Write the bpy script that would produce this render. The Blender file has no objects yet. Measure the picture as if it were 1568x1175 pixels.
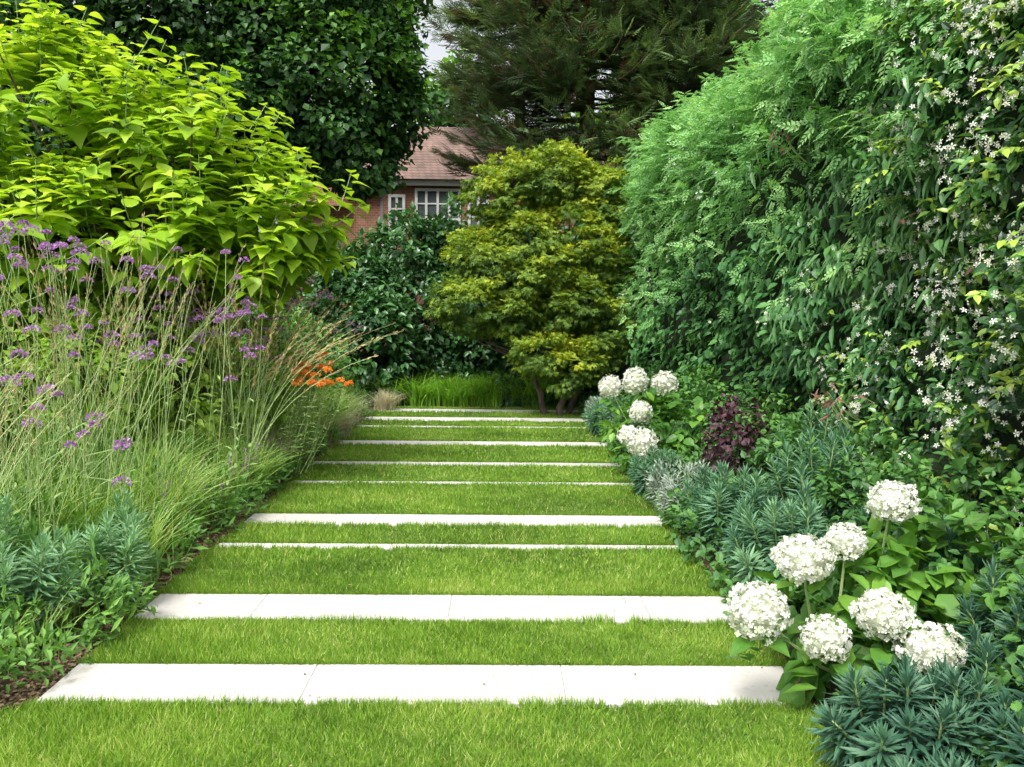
import bpy, math, numpy as np
from mathutils import Matrix, Vector
rng=np.random.default_rng(11)
scene=bpy.context.scene
scene.view_settings.view_transform='Standard'
scene.view_settings.look='None'
scene.view_settings.exposure=0
# ---------------------------------------------------------------- helpers
def norm(a): return a/(np.linalg.norm(a,axis=-1,keepdims=True)+1e-9)
def ru(n): return norm(rng.normal(size=(n,3)))
def U(a,b,n=None): return rng.uniform(a,b,n)
def V3(*a): return np.array(a,float)
def frame(d,n):
    d=norm(d); x=norm(np.cross(d,n)); z=np.cross(x,d)
    return np.stack([x,d,z],axis=-1)
def snoise(p,f=1.0,seed=0):
    r=np.random.default_rng(seed); o=0
    for i in range(5):
        k=r.normal(size=3)*f*(1.0+.5*i); o=o+np.sin(p@k+r.uniform(0,6.28))/(1+.35*i)
    return o/2.6
class MB:
    def __init__(s): s.v=[];s.f=[];s.fs=[];s.m=[];s.a=[];s.n=0
    def raw(s,v,f,mat=0,var=.5):
        v=np.asarray(v,float).reshape(-1,3); f=np.asarray(f,np.int64)
        s.v.append(v); s.f.append((f+s.n).ravel()); s.fs.append(np.full(len(f),f.shape[1]))
        s.m.append(np.full(len(f),mat)); s.a.append(np.broadcast_to(np.asarray(var,float),(len(v),)).copy()); s.n+=len(v)
    def inst(s,T,pos,R,sc,mat=0,var=.5):
        tv,tf=T; N=len(pos)
        if N==0: return
        k=len(tv); sc=np.asarray(sc,float)
        if sc.ndim==0: sc=np.full(N,float(sc))
        if sc.ndim==1: sc=np.repeat(sc[:,None],3,1)
        L=tv[None]*sc[:,None,:]
        W=np.einsum('nij,nkj->nki',R,L)+pos[:,None,:]
        F=(tf[None]+(np.arange(N)*k)[:,None,None]).reshape(-1,tf.shape[1])
        var=np.broadcast_to(np.asarray(var,float),(N,))
        s.raw(W.reshape(-1,3),F,mat,np.repeat(var,k))
    def build(s,name,mats,smooth=False,parent=None):
        me=bpy.data.meshes.new(name)
        v=np.concatenate(s.v);f=np.concatenate(s.f);fs=np.concatenate(s.fs);m=np.concatenate(s.m);a=np.concatenate(s.a)
        me.vertices.add(len(v)); me.vertices.foreach_set('co',v.astype(np.float32).ravel())
        me.loops.add(len(f)); me.loops.foreach_set('vertex_index',f.astype(np.int32))
        me.polygons.add(len(fs)); st=np.concatenate([[0],np.cumsum(fs)[:-1]])
        me.polygons.foreach_set('loop_start',st.astype(np.int32))
        try: me.polygons.foreach_set('loop_total',fs.astype(np.int32))
        except Exception: pass
        for mt in mats: me.materials.append(mt)
        me.polygons.foreach_set('material_index',m.astype(np.int32))
        me.update(calc_edges=True)
        me.polygons.foreach_set('use_smooth',np.full(len(fs),bool(smooth)))
        at=me.attributes.new('var','FLOAT','POINT'); at.data.foreach_set('value',np.clip(a,0,1).astype(np.float32))
        ob=bpy.data.objects.new(name,me); scene.collection.objects.link(ob)
        if parent: ob.parent=parent
        return ob
# templates -------------------------------------------------------
def leaf_t(ys,ws,fold=.25,droop=.2):
    v=[];f=[]
    for y,w in zip(ys,ws):
        z=-droop*y*y
        v+=[(-w,y,z+fold*w),(0,y,z),(w,y,z+fold*w)]
    for i in range(len(ys)-1):
        a=i*3;b=a+3
        f+=[(a,a+1,b+1,b),(a+1,a+2,b+2,b+1)]
    return np.array(v,float),np.array(f)
def rhomb(w,fold=.12,mid=.45):
    return np.array([(0,0,0),(-w,mid,fold*.5),(w,mid,fold*.5),(0,1,-.05)],float),np.array([(0,2,3),(0,3,1)])
T_HEART=leaf_t([-.08,.08,.28,.5,.75,1.0],[.20,.36,.42,.34,.16,.01],.25,.30)
T_OV=leaf_t([0,.28,.62,1.0],[.02,.27,.24,.01],.3,.22)
T_LANCE=leaf_t([0,.25,.6,1.0],[.015,.115,.10,.005],.35,.25)
T_R=rhomb(.28); T_RW=rhomb(.42,.2); T_N=rhomb(.075,.04,.5); T_N2=rhomb(.13,.06,.5)
def combine(parts):
    v=[];f=[];n=0
    for (tv,tf),M,t in parts:
        v.append(tv@M.T+t); f.append(tf+n); n+=len(tv)
    return np.concatenate(v),np.concatenate(f)
def rotz(a): c,s=math.cos(a),math.sin(a); return np.array([[c,-s,0],[s,c,0],[0,0,1.]])
def pinnate(n,l,tipw=.13,a0=1.05,a1=.35,cv=.15):
    P=[]
    for i in range(n):
        t=(i+.6)/(n+.6)
        ll=l*(1-.55*abs(t-.35)/.65)
        for sg in(-1,1):
            P.append((rhomb(tipw*1.2),rotz(-sg*(a0-a1*t))*ll,V3(0,t,-cv*t*t+.01*sg)))
    P.append((rhomb(tipw*1.2),rotz(0)*l*.7,V3(0,.95,-cv)))
    P.append((rhomb(.012,0,.5),np.eye(3),V3(0,0,0)))
    return combine(P)
T_PIN=pinnate(4,.42,.2)
T_SPRAY=pinnate(5,.55,.075,.85,.25,-.1)
T_PALM=combine([(rhomb(.17),rotz(a)*l,V3(0,.1,0)) for a,l in((0,1),(.75,.85),(-.75,.85),(1.5,.6),(-1.5,.6))])
def flower(n,w,cup=.15,l=1):
    return combine([(rhomb(w,cup,.62),rotz(i*2*math.pi/n)*l,V3(0,0,0)) for i in range(n)])
T_FL4=flower(4,.42,.1); T_FL5=flower(5,.24,.2)
T_GR=(np.array([(-.5,0,0),(.5,0,0),(0,1,0)],float),np.array([(0,1,2)]))
# tubes & blades
def tubes(mb,P,r,S=4,mat=0,var=.5):
    N,K,_=P.shape
    r=np.broadcast_to(r,(N,K))
    t=norm(np.gradient(P,axis=1)); ref=norm(V3(.13,.95,.2))
    s1=norm(np.cross(t,np.broadcast_to(ref,t.shape))); s2=np.cross(t,s1)
    a=np.arange(S)*2*np.pi/S
    W=P[:,:,None,:]+r[:,:,None,None]*(np.cos(a)[None,None,:,None]*s1[:,:,None,:]+np.sin(a)[None,None,:,None]*s2[:,:,None,:])
    f=[]
    for k in range(K-1):
        for j in range(S):
            j2=(j+1)%S; f.append((k*S+j,k*S+j2,(k+1)*S+j2,(k+1)*S+j))
    f=np.array(f); F=(f[None]+(np.arange(N)*K*S)[:,None,None]).reshape(-1,4)
    v=np.broadcast_to(np.asarray(var,float),(N,)); mb.raw(W.reshape(-1,3),F,mat,np.repeat(v,K*S))
def curve(base,d,h,lean,K=6,pw=2.0):
    t=np.linspace(0,1,K)[None,:,None]
    hh=np.asarray(h).reshape(-1,1,1); ll=np.asarray(lean).reshape(-1,1,1)
    up=V3(0,0,1)[None,None]
    return base[:,None,:]+up*hh*(t-.25*np.minimum(ll/hh,1.6)*t**3)+d[:,None,:]*ll*t**pw
def blades(mb,base,d,h,lean,w,K=5,mat=0,var=.5,pw=2.0):
    P=curve(base,d,h,lean,K,pw); N=len(base)
    side=norm(np.cross(d,V3(0,0,1)[None])+ru(N)*.5)
    t=np.linspace(0,1,K); wt=(1-t**2)*.5+.04
    ww=np.broadcast_to(w,(N,))[:,None,None]*wt[None,:,None]
    W=np.stack([P-side[:,None]*ww,P+side[:,None]*ww],axis=2)
    f=np.array([(2*k,2*k+1,2*k+3,2*k+2) for k in range(K-1)])
    F=(f[None]+(np.arange(N)*2*K)[:,None,None]).reshape(-1,4)
    v=np.broadcast_to(np.asarray(var,float),(N,)); mb.raw(W.reshape(-1,3),F,mat,np.repeat(v,2*K))
    return P
def hdir(n):
    a=U(0,2*np.pi,n); return np.stack([np.cos(a),np.sin(a),0*a],-1)
# ---------------------------------------------------------------- materials
def leaf_mat(name,cols,rough=.5,tr=.3,tcol=None,spec=.4,nscale=1.5,g=1.5):
    cols=[tuple(min(x*g,.85) for x in c) for c in cols]
    m=bpy.data.materials.new(name); m.use_nodes=True; nt=m.node_tree; N=nt.nodes; L=nt.links; N.clear()
    out=N.new('ShaderNodeOutputMaterial'); at=N.new('ShaderNodeAttribute'); at.attribute_name='var'
    geo=N.new('ShaderNodeNewGeometry'); nz=N.new('ShaderNodeTexNoise'); nz.inputs['Scale'].default_value=nscale
    nz.inputs['Detail'].default_value=1
    L.new(geo.outputs['Position'],nz.inputs['Vector'])
    ma=N.new('ShaderNodeMath'); ma.operation='MULTIPLY_ADD'; ma.inputs[1].default_value=.5; ma.inputs[2].default_value=-.25
    L.new(nz.outputs['Fac'],ma.inputs[0]); ad=N.new('ShaderNodeMath'); ad.operation='ADD'; ad.use_clamp=True
    L.new(at.outputs['Fac'],ad.inputs[0]); L.new(ma.outputs[0],ad.inputs[1])
    rp=N.new('ShaderNodeValToRGB'); e=rp.color_ramp.elements
    e[0].position=0; e[0].color=(*cols[0],1); e[1].position=1; e[1].color=(*cols[-1],1)
    for i,c in enumerate(cols[1:-1]):
        x=e.new((i+1)/(len(cols)-1)); x.color=(*c,1)
    L.new(ad.outputs[0],rp.inputs[0])
    b=N.new('ShaderNodeBsdfPrincipled'); b.inputs['Roughness'].default_value=rough
    b.inputs['Specular IOR Level'].default_value=spec
    L.new(rp.outputs[0],b.inputs['Base Color'])
    if tr>0:
        t=N.new('ShaderNodeBsdfTranslucent'); mx=N.new('ShaderNodeMixShader'); mx.inputs[0].default_value=tr
        mc=N.new('ShaderNodeMix'); mc.data_type='RGBA'; mc.blend_type='MULTIPLY'; mc.inputs[0].default_value=1
        L.new(rp.outputs[0],mc.inputs[6]); mc.inputs[7].default_value=(*(tcol or (1.5,1.5,.6)),1)
        L.new(mc.outputs[2],t.inputs['Color']); L.new(b.outputs[0],mx.inputs[1]); L.new(t.outputs[0],mx.inputs[2]); L.new(mx.outputs[0],out.inputs[0])
    else: L.new(b.outputs[0],out.inputs[0])
    return m
def surf_mat(name,c1,c2,scale=5,rough=.85,bump=.3,detail=8,c3=None):
    m=bpy.data.materials.new(name); m.use_nodes=True; nt=m.node_tree; N=nt.nodes; L=nt.links
    b=N['Principled BSDF']; geo=N.new('ShaderNodeNewGeometry')
    nz=N.new('ShaderNodeTexNoise'); nz.inputs['Scale'].default_value=scale; nz.inputs['Detail'].default_value=detail
    L.new(geo.outputs['Position'],nz.inputs['Vector']); rp=N.new('ShaderNodeValToRGB')
    e=rp.color_ramp.elements; e[0].position=.3;e[0].color=(*c1,1);e[1].position=.7;e[1].color=(*c2,1)
    if c3: x=e.new(.9); x.color=(*c3,1)
    L.new(nz.outputs['Fac'],rp.inputs[0]); L.new(rp.outputs[0],b.inputs['Base Color'])
    b.inputs['Roughness'].default_value=rough
    bp=N.new('ShaderNodeBump'); bp.inputs['Strength'].default_value=bump; bp.inputs['Distance'].default_value=.02
    n2=N.new('ShaderNodeTexNoise'); n2.inputs['Scale'].default_value=scale*6; n2.inputs['Detail'].default_value=6
    L.new(geo.outputs['Position'],n2.inputs['Vector']); L.new(n2.outputs['Fac'],bp.inputs['Height']); L.new(bp.outputs[0],b.inputs['Normal'])
    return m
def stone_mat():
    m=surf_mat('pale_limestone',(.44,.42,.39),(.54,.515,.485),1.7,.8,.12,c3=(.48,.44,.39)); N=m.node_tree.nodes; L=m.node_tree.links
    b=N['Principled BSDF']; src=b.inputs['Base Color'].links[0].from_socket
    at=N.new('ShaderNodeAttribute'); at.attribute_name='var'; geo=N.new('ShaderNodeNewGeometry')
    nz=N.new('ShaderNodeTexNoise'); nz.inputs['Scale'].default_value=38; nz.inputs['Detail'].default_value=4; L.new(geo.outputs['Position'],nz.inputs['Vector'])
    mr=N.new('ShaderNodeMapRange'); mr.inputs[1].default_value=.30; mr.inputs[2].default_value=.42; mr.inputs[3].default_value=.82; mr.inputs[4].default_value=1.0; L.new(nz.outputs['Fac'],mr.inputs[0])
    m2=N.new('ShaderNodeMapRange'); m2.inputs[3].default_value=.93; m2.inputs[4].default_value=1.06; L.new(at.outputs['Fac'],m2.inputs[0])
    mu=N.new('ShaderNodeMath'); mu.operation='MULTIPLY'; L.new(mr.outputs[0],mu.inputs[0]); L.new(m2.outputs[0],mu.inputs[1])
    vm=N.new('ShaderNodeVectorMath'); vm.operation='SCALE'; L.new(src,vm.inputs[0]); L.new(mu.outputs[0],vm.inputs['Scale']); L.new(vm.outputs[0],b.inputs['Base Color'])
    return m
M_lawn=leaf_mat('lawn_blade',[(.075,.155,.016),(.14,.27,.025),(.23,.38,.040),(.44,.49,.15)],.55,.35,(1.25,1.25,.7),g=1.12)
M_lawnbase=surf_mat('lawn_base',(.08,.14,.016),(.13,.21,.026),9,.9,.5)
M_soil=surf_mat('soil',(.05,.032,.02),(.13,.085,.055),14,.95,.9,c3=(.2,.14,.09))
M_ground=surf_mat('ground_earth',(.03,.035,.012),(.06,.06,.025),2,.95,.5)
M_stone=stone_mat()
M_joint=surf_mat('joint',(.27,.25,.22),(.33,.30,.26),8)
M_bark=surf_mat('bark',(.06,.045,.035),(.15,.115,.085),9,.9,.8)
M_barkred=surf_mat('bark_conifer',(.10,.05,.03),(.20,.11,.06),9,.9,.8)
M_cat=leaf_mat('catalpa_leaf',[(.10,.20,.012),(.21,.38,.018),(.34,.52,.03),(.50,.64,.07)],.45,.4,(1.25,1.2,.6),g=1.05)
M_dark=leaf_mat('broadleaf_dark',[(.014,.042,.010),(.028,.08,.018),(.05,.135,.024),(.13,.26,.03)],.5,.3,nscale=.5,g=1.45)
M_con=leaf_mat('cypress_spray',[(.026,.040,.020),(.048,.080,.034),(.075,.13,.045),(.13,.18,.06)],.6,.25,nscale=.5,g=1.6)
M_con2=leaf_mat('cedar_spray',[(.014,.034,.026),(.026,.060,.044),(.045,.09,.06),(.07,.12,.065)],.6,.2,nscale=.5,g=1.3)
M_con3=leaf_mat('cypress_brown',[(.07,.042,.022),(.12,.075,.04)],.7,.15,g=1.2)
M_acer=leaf_mat('acer_leaf',[(.04,.09,.016),(.10,.18,.020),(.21,.30,.028),(.38,.43,.04)],.5,.4,(1.3,1.2,.6),g=1.22)
M_laur=leaf_mat('laurel_leaf',[(.014,.045,.014),(.03,.09,.024),(.055,.15,.035)],.35,.2,spec=.5,g=1.3)
M_shrub=leaf_mat('shrub_green',[(.04,.10,.025),(.08,.18,.035),(.14,.27,.055)],.5,.3)
M_under=leaf_mat('geranium_leaf',[(.022,.065,.02),(.05,.135,.028),(.10,.22,.04)],.5,.25,g=1.45)
M_yel=leaf_mat('shrub_lime',[(.09,.17,.02),(.17,.29,.03),(.28,.40,.06)],.5,.35,g=1.3)
M_jas=leaf_mat('star_jasmine_leaf',[(.014,.042,.016),(.03,.09,.026),(.06,.16,.034),(.26,.36,.05)],.28,.2,spec=.6,nscale=2,g=1.5)
M_arm=leaf_mat('clematis_leaf',[(.028,.08,.035),(.055,.145,.055),(.11,.23,.08)],.3,.2,spec=.6,g=1.4)
M_ivy=leaf_mat('climber_leaf',[(.018,.058,.022),(.038,.115,.036),(.075,.19,.05)],.4,.25,g=1.45)
M_feat=leaf_mat('feathery_leaf',[(.035,.10,.032),(.075,.18,.055),(.14,.29,.095),(.26,.42,.17)],.5,.35,(1.3,1.4,.85),g=1.55)
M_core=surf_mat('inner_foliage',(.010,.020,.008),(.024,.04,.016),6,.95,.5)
M_white=leaf_mat('white_petal',[(.56,.61,.42),(.69,.71,.61),(.79,.79,.74)],.6,.2,(1,1,.95),g=1.02)
M_cream=leaf_mat('cream_petal',[(.50,.54,.38),(.66,.67,.56)],.6,.2,(1,1,.9),g=1)
M_eup=leaf_mat('euphorbia_leaf',[(.030,.09,.055),(.06,.155,.085),(.11,.23,.12),(.19,.32,.16)],.5,.2,(1.2,1.4,.9),g=1.2)
M_eupD=leaf_mat('euphorbia_leaf_dark',[(.018,.060,.040),(.036,.105,.065),(.07,.165,.09),(.12,.23,.115)],.5,.2,(1.2,1.4,.9),g=1.1)
M_eupL=leaf_mat('euphorbia_leaf_pale',[(.08,.18,.09),(.15,.28,.14),(.24,.38,.20)],.5,.25,(1.2,1.3,.8),g=1.45)
M_stem=leaf_mat('green_stem',[(.14,.22,.06),(.26,.36,.14),(.40,.48,.24)],.6,.2,g=1.3)
M_grass=leaf_mat('ornamental_grass',[(.07,.14,.025),(.14,.25,.045),(.23,.35,.09),(.40,.44,.20)],.55,.35,g=1.5)
M_gold=leaf_mat('grass_panicle',[(.36,.25,.11),(.52,.40,.19),(.66,.54,.30)],.7,.3,(1.1,1,.8),g=1)
M_pale=leaf_mat('feather_grass_tuft_leaf',[(.40,.38,.22),(.62,.58,.40)],.7,.3,(1.1,1,.8),g=1)
M_purp=leaf_mat('verbena_flower',[(.24,.09,.26),(.40,.19,.44),(.56,.34,.60)],.6,.3,(1.1,1,1.2),g=1.05)
M_orange=leaf_mat('orange_flower',[(.75,.17,.01),(.85,.32,.03)],.5,.3,(1.1,1,.8),g=1)
M_burg=leaf_mat('burgundy_leaf',[(.028,.012,.018),(.055,.022,.034),(.11,.045,.055)],.5,.2,(1.3,.8,.8),g=1.0)
M_red=leaf_mat('red_shoot_leaf',[(.16,.12,.07),(.34,.14,.13)],.4,.3,(1.2,.8,.8),g=1)
M_silv=leaf_mat('artemisia_leaf',[(.20,.27,.20),(.32,.39,.31),(.42,.49,.42)],.7,.15,(1.1,1.1,1),g=.9)
M_hyd=leaf_mat('hydrangea_leaf',[(.04,.12,.02),(.085,.21,.03),(.18,.34,.05)],.45,.35,g=1.2)
M_chip=leaf_mat('mulch_chip',[(.05,.03,.02),(.13,.085,.05),(.24,.18,.11)],.9,0)
# ---------------------------------------------------------------- ground
def grid(xs,ys,zf):
    X,Y=np.meshgrid(xs,ys); Z=zf(X,Y); v=np.stack([X,Y,Z],-1).reshape(-1,3)
    nx=len(xs); f=[(j*nx+i,j*nx+i+1,(j+1)*nx+i+1,(j+1)*nx+i) for j in range(len(ys)-1) for i in range(nx-1)]
    return v,np.array(f)
mb=MB(); mb.raw(*grid(np.linspace(-300,300,3),np.linspace(-60,600,3),lambda X,Y:X*0-.04)); mb.build('ground',[M_ground])
mb=MB()
mb.raw(*grid(np.linspace(-7,5,120),np.linspace(.6,17,140),lambda X,Y:X*0-.02+.008*np.sin(X*9+Y*3)*np.sin(Y*11)))
mb.build('garden_bed_soil',[M_soil],True)
def xL(y): return -1.84+.02*np.sin(y*2.3)+.012*np.sin(y*7.1)-np.clip(3.12-y,0,5)*1.25
def xR(y): return 1.26+.02*np.sin(y*1.9+1)
mb=MB(); ys=np.linspace(1.0,12.35,160); v=[];f=[]
K=12
for y in ys:
    a,b=xL(y),xR(y)
    for k in range(K): v.append((a+(b-a)*k/(K-1),y,-.004+.004*math.sin(y*3+k)))
for j in range(len(ys)-1):
    for k in range(K-1): q=j*K+k; f.append((q,q+1,q+K+1,q+K))
mb.raw(v,f); mb.build('lawn',[M_lawnbase],True)
SL=[(3.11,3.46,[-1.83,-.79,.28,1.26]),(3.95,4.32,[-1.83,-1.25,-.25,.78,1.26]),(5.15,5.26,[-1.83,-.7,.4,1.26]),(5.70,6.01,[-1.83,-.9,.1,1.26]),
    (7.03,7.14,[-1.83,-.5,.6,1.26]),(7.84,8.03,[-1.83,-.6,.4,1.26]),(8.97,9.26,[-1.83,-.9,.2,1.26]),(10.25,10.40,[-1.83,-.4,1.26]),(10.82,11.20,[-1.83,-.7,.3,1.26]),(11.70,12.06,[-1.83,-.9,.2,1.26])]
par=bpy.data.objects.new('stone_stepping_path',None); scene.collection.objects.link(par)
def boxv(x0,x1,y0,y1,z0,z1,bev=.004):
    b=bev
    v=[(x0,y0,z0),(x1,y0,z0),(x1,y1,z0),(x0,y1,z0),(x0,y0,z1-b),(x1,y0,z1-b),(x1,y1,z1-b),(x0,y1,z1-b),(x0+b,y0+b,z1),(x1-b,y0+b,z1),(x1-b,y1-b,z1),(x0+b,y1-b,z1)]
    f=[(3,2,1,0)]+[(i,(i+1)%4,(i+1)%4+4,i+4) for i in range(4)]+[(i+4,(i+1)%4+4,(i+1)%4+8,i+8) for i in range(4)]+[(8,9,10,11)]
    return v,f
for i,(a,b,xs) in enumerate(SL):
    mb=MB()
    for j in range(len(xs)-1):
        mb.raw(*boxv(xs[j]+.0015,xs[j+1]-.0015,a,b,-.03,.008+U(-.0006,.0006),.0015),0,U(0,1))
    mb.raw(*boxv(xs[0]+.01,xs[-1]-.01,a+.01,b-.01,-.045,.0045),1)
    mb.build('slab_%d'%(i+1),[M_stone,M_joint],parent=par)
def inslab(y):
    o=np.zeros(len(y),bool)
    for a,b,_ in SL: o|=(y>a-.004)&(y<b+.004)
    return o
mb=MB()
def lawn(y0,y1,dens,w,h):
    n=int((y1-y0)*3.15*dens*(1.3 if y0<3 else 1)); y=U(y0,y1,n); lo=xL(y)-.01; x=lo+(xR(y)+.02-lo)*U(0,1,n)
    k=~inslab(y); x=x[k];y=y[k];n=len(x); pos=np.stack([x,y,np.full(n,-.004)],-1)
    d=norm(V3(0,0,1)+ru(n)*.65); d[:,2]=abs(d[:,2]); R=frame(d,hdir(n))
    hh=U(.55,1.2,n)*h*(1+.3*snoise(pos,1.8,4)+.15*snoise(pos,9,14)); sc=np.stack([np.full(n,w)*U(.7,1.3,n),hh,hh],-1)
    pv=.42+.26*snoise(pos,.8,3)+.2*snoise(pos,3.2,5)+.12*snoise(pos,14,6)+rng.normal(size=n)*.16
    pv=np.where(U(0,1,n)<.06+.08*(snoise(pos,2.3,15)>.3),1,pv)
    mb.inst(T_GR,pos,R,sc,0,pv)
lawn(2.2,4.6,17000,.0048,.040); lawn(4.6,7.2,9500,.007,.040); lawn(7.2,12.35,4200,.011,.038)
for a,b,_ in SL:
    for yy,sg in((a,1),(b,-1)):
        n=int(3000*min(1,5/yy)); x=U(-1.84,1.26,n); y=yy-sg*U(.0,.02,n); pos=np.stack([x,y,np.zeros(n)],-1)
        k=snoise(pos,9,8)>-.75; pos=pos[k]; n=len(pos)
        d=norm(V3(0,.5*sg,1)+ru(n)*.5); R=frame(d,hdir(n)); hh=U(.02,.052,n)*(1+.45*snoise(pos,6,9))
        mb.inst(T_GR,pos,R,np.stack([np.full(n,.0011*yy+.001),hh,hh],-1),0,.42+rng.normal(size=n)*.17)
mb.build('lawn_grass',[M_lawn])
mb=MB(); n=9000; y=U(2.3,9,n); x=xL(y)-abs(rng.normal(size=n))*.13-.01; pos=np.stack([x,y,U(-.01,.01,n)],-1)
mb.inst(T_RW,pos,frame(hdir(n)+ru(n)*.2,V3(0,0,1)+ru(n)*.4),U(.008,.03,n),0,U(0,1,n))
n=160; y=U(2.4,7,n); x=U(-1.8,1.2,n); mb.inst(T_RW,np.stack([x,y,np.full(n,.012)+(~inslab(y))*.025],-1),frame(hdir(n),V3(0,0,1)+ru(n)*.3),U(.006,.016,n),0,U(0,1,n)); mb.build('bark_mulch',[M_chip])
# ---------------------------------------------------------------- generic foliage
def centres(lobes,ncl,yb,inner,nf,seed,amp=.16):
    Lb=np.array(lobes,float); w=(Lb[:,3]*Lb[:,5]+Lb[:,3]*Lb[:,4]); w/=w.sum()
    C=[];O=[];tot=0
    while tot<ncl:
        m=ncl*2; i=rng.choice(len(Lb),m,p=w); u=ru(m); r=Lb[i,3:6]
        rad=(inner+(1.04-inner)*U(0,1,m)**.6)
        p0=Lb[i,:3]+u*r*rad[:,None]; rad2=1+amp*snoise(p0,2.2*nf,seed)
        p=Lb[i,:3]+u*r*(rad*rad2)[:,None]; k=(u[:,1]<yb)
        for j in range(len(Lb)):
            q=np.linalg.norm((p-Lb[j,:3])/Lb[j,3:6],axis=1); k&=~((q<.66)&(i!=j))
        k&=p[:,2]>.02
        C.append(p[k]);O.append(norm(u/r)[k]);tot+=k.sum()
        if k.sum()==0: break
    return np.concatenate(C)[:ncl],np.concatenate(O)[:ncl]
def crown(mb,lobes,ncl,nlf,T,size,clr,mat=0,droop=.2,up=.8,yb=.55,inner=.72,flat=.55,outw=.5,seed=1,vb=.45,asp=1.0,nf=1.0,topv=.0,amp=.16):
    C,O=centres(lobes,ncl,yb,inner,nf,seed,amp); n=len(C)
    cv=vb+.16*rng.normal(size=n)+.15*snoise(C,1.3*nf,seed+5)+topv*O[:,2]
    P=np.repeat(C,nlf,0)+ru(n*nlf)*(U(0,1,n*nlf)**(1/2.2))[:,None]*clr*V3(1,1,flat)
    o=np.repeat(O,nlf,0); N=len(P)
    d=norm(o*outw+ru(N)*.75+V3(0,0,-droop)); nn=norm(V3(0,0,up)+o*.5+ru(N)*.45)
    s=size*U(.65,1.25,N); sc=np.stack([s*asp,s,s],-1)
    mb.inst(T,P,frame(d,nn),sc,mat,np.repeat(cv,nlf)+rng.normal(size=N)*.12)
    return C
def limbs(mb,start,ends,r0,r1,mat,K=6,S=5,wig=.08):
    n=len(ends); st=np.broadcast_to(start,(n,3)); t=np.linspace(0,1,K)[None,:,None]
    P=st[:,None]*(1-t)+ends[:,None]*t; L=np.linalg.norm(ends-st,axis=1)[:,None,None]
    P=P+ru(n)[:,None]*np.sin(t*np.pi)*L*wig; P[:,:,2]-=(np.sin(t*np.pi)*L*.08)[:,:,0]
    r=r0*(1-t[:,:,0])**.8+r1; tubes(mb,P,r,S,mat)
def trunk(mb,pts,rs,mat,S=10):
    pts=np.array(pts,float); k=len(pts); t=np.linspace(0,k-1,k*3); P=np.stack([np.interp(t,range(k),pts[:,i]) for i in range(3)],-1)
    P[1:-1]+=rng.normal(size=P[1:-1].shape)*.012
    tubes(mb,P[None],np.interp(t,range(k),rs)[None],S,mat)
# ---- catalpa
mb=MB()
LB=[(-4.15,7.9,3.1,1.1,1.2,.85),(-3.0,7.7,2.75,1.0,1.1,.72),(-2.3,7.4,2.35,.66,.8,.50),(-3.3,7.0,2.15,1.4,.9,.45),(-4.9,7.6,2.6,1.1,1,.9),(-2.1,7.3,1.95,.55,.6,.34),(-1.8,7.5,2.35,.44,.5,.30),(-4.1,7.9,3.75,.35,.4,.3)]
def shootleaves(mb,C,O,L,size,T,mat,smat,upb,m=5,vb=.42,topv=.2):
    n=len(C); ax=norm(O*.8+V3(0,0,upb)+ru(n)*.35); l=L*U(.6,1.3,n); st=C-ax*l[:,None]*.5
    t=np.linspace(0,1,5)[None,:,None]; P=st[:,None]+ax[:,None]*l[:,None,None]*t; P[:,:,2]+=(.12*l[:,None]*t[:,:,0]**2); tubes(mb,P,np.full((1,5),.006)*np.linspace(1,.5,5),3,smat,.5)
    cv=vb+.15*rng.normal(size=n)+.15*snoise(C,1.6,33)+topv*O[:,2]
    for q in range(m):
        tt=(q+.6)/m; pos=st+ax*(l*tt)[:,None]+V3(0,0,.1)*(l*tt*tt)[:,None]; a0=q*1.57
        s1=norm(np.cross(ax,V3(.1,.2,1)[None])); s2=np.cross(ax,s1)
        for sg in(0,math.pi):
            a=a0+sg+rng.normal(size=n)*.3; rad=np.cos(a)[:,None]*s1+np.sin(a)[:,None]*s2; rad[:,2]*=.35
            d=norm(rad+ax*.35+V3(0,0,-.15)); nn=norm(V3(0,0,1)+O*.25+ru(n)*.28); s=size*(1.15-.5*tt)*U(.75,1.2,n)
            mb.inst(T,pos+d*.05,frame(d,nn),s,mat,cv+rng.normal(size=n)*.1+.12*tt)
C,O=centres(LB,540,.75,.55,1.0,3,.30); shootleaves(mb,C,O,.40,.185,T_HEART,0,2,.25)
n=34; b=np.stack([U(-4.9,-2.0,n),U(7.2,8.2,n),U(0,1,n)],-1); b[:,2]=np.interp(b[:,0],[-4.9,-4.1,-3.0,-2.0],[3.3,3.8,3.3,2.6]); O2=np.tile(V3(.25,-.1,.9),(n,1)); shootleaves(mb,b,O2,.5,.165,T_HEART,0,2,.6,5,.6)
trunk(mb,[(-3.0,7.7,0),(-2.98,7.7,.7),(-3.05,7.75,1.4)],[.09,.075,.07],1)
trunk(mb,[(-2.75,7.5,0),(-2.7,7.5,.8),(-2.55,7.5,1.6)],[.05,.045,.04],1)
limbs(mb,V3(-3.05,7.75,1.35),np.array([l[:3] for l in LB]),.055,.02,1,7,7)
limbs(mb,V3(-3.0,7.7,1.8),C[::9],.025,.006,1)
mb.build('catalpa_tree',[M_cat,M_bark,M_stem],True)
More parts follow.
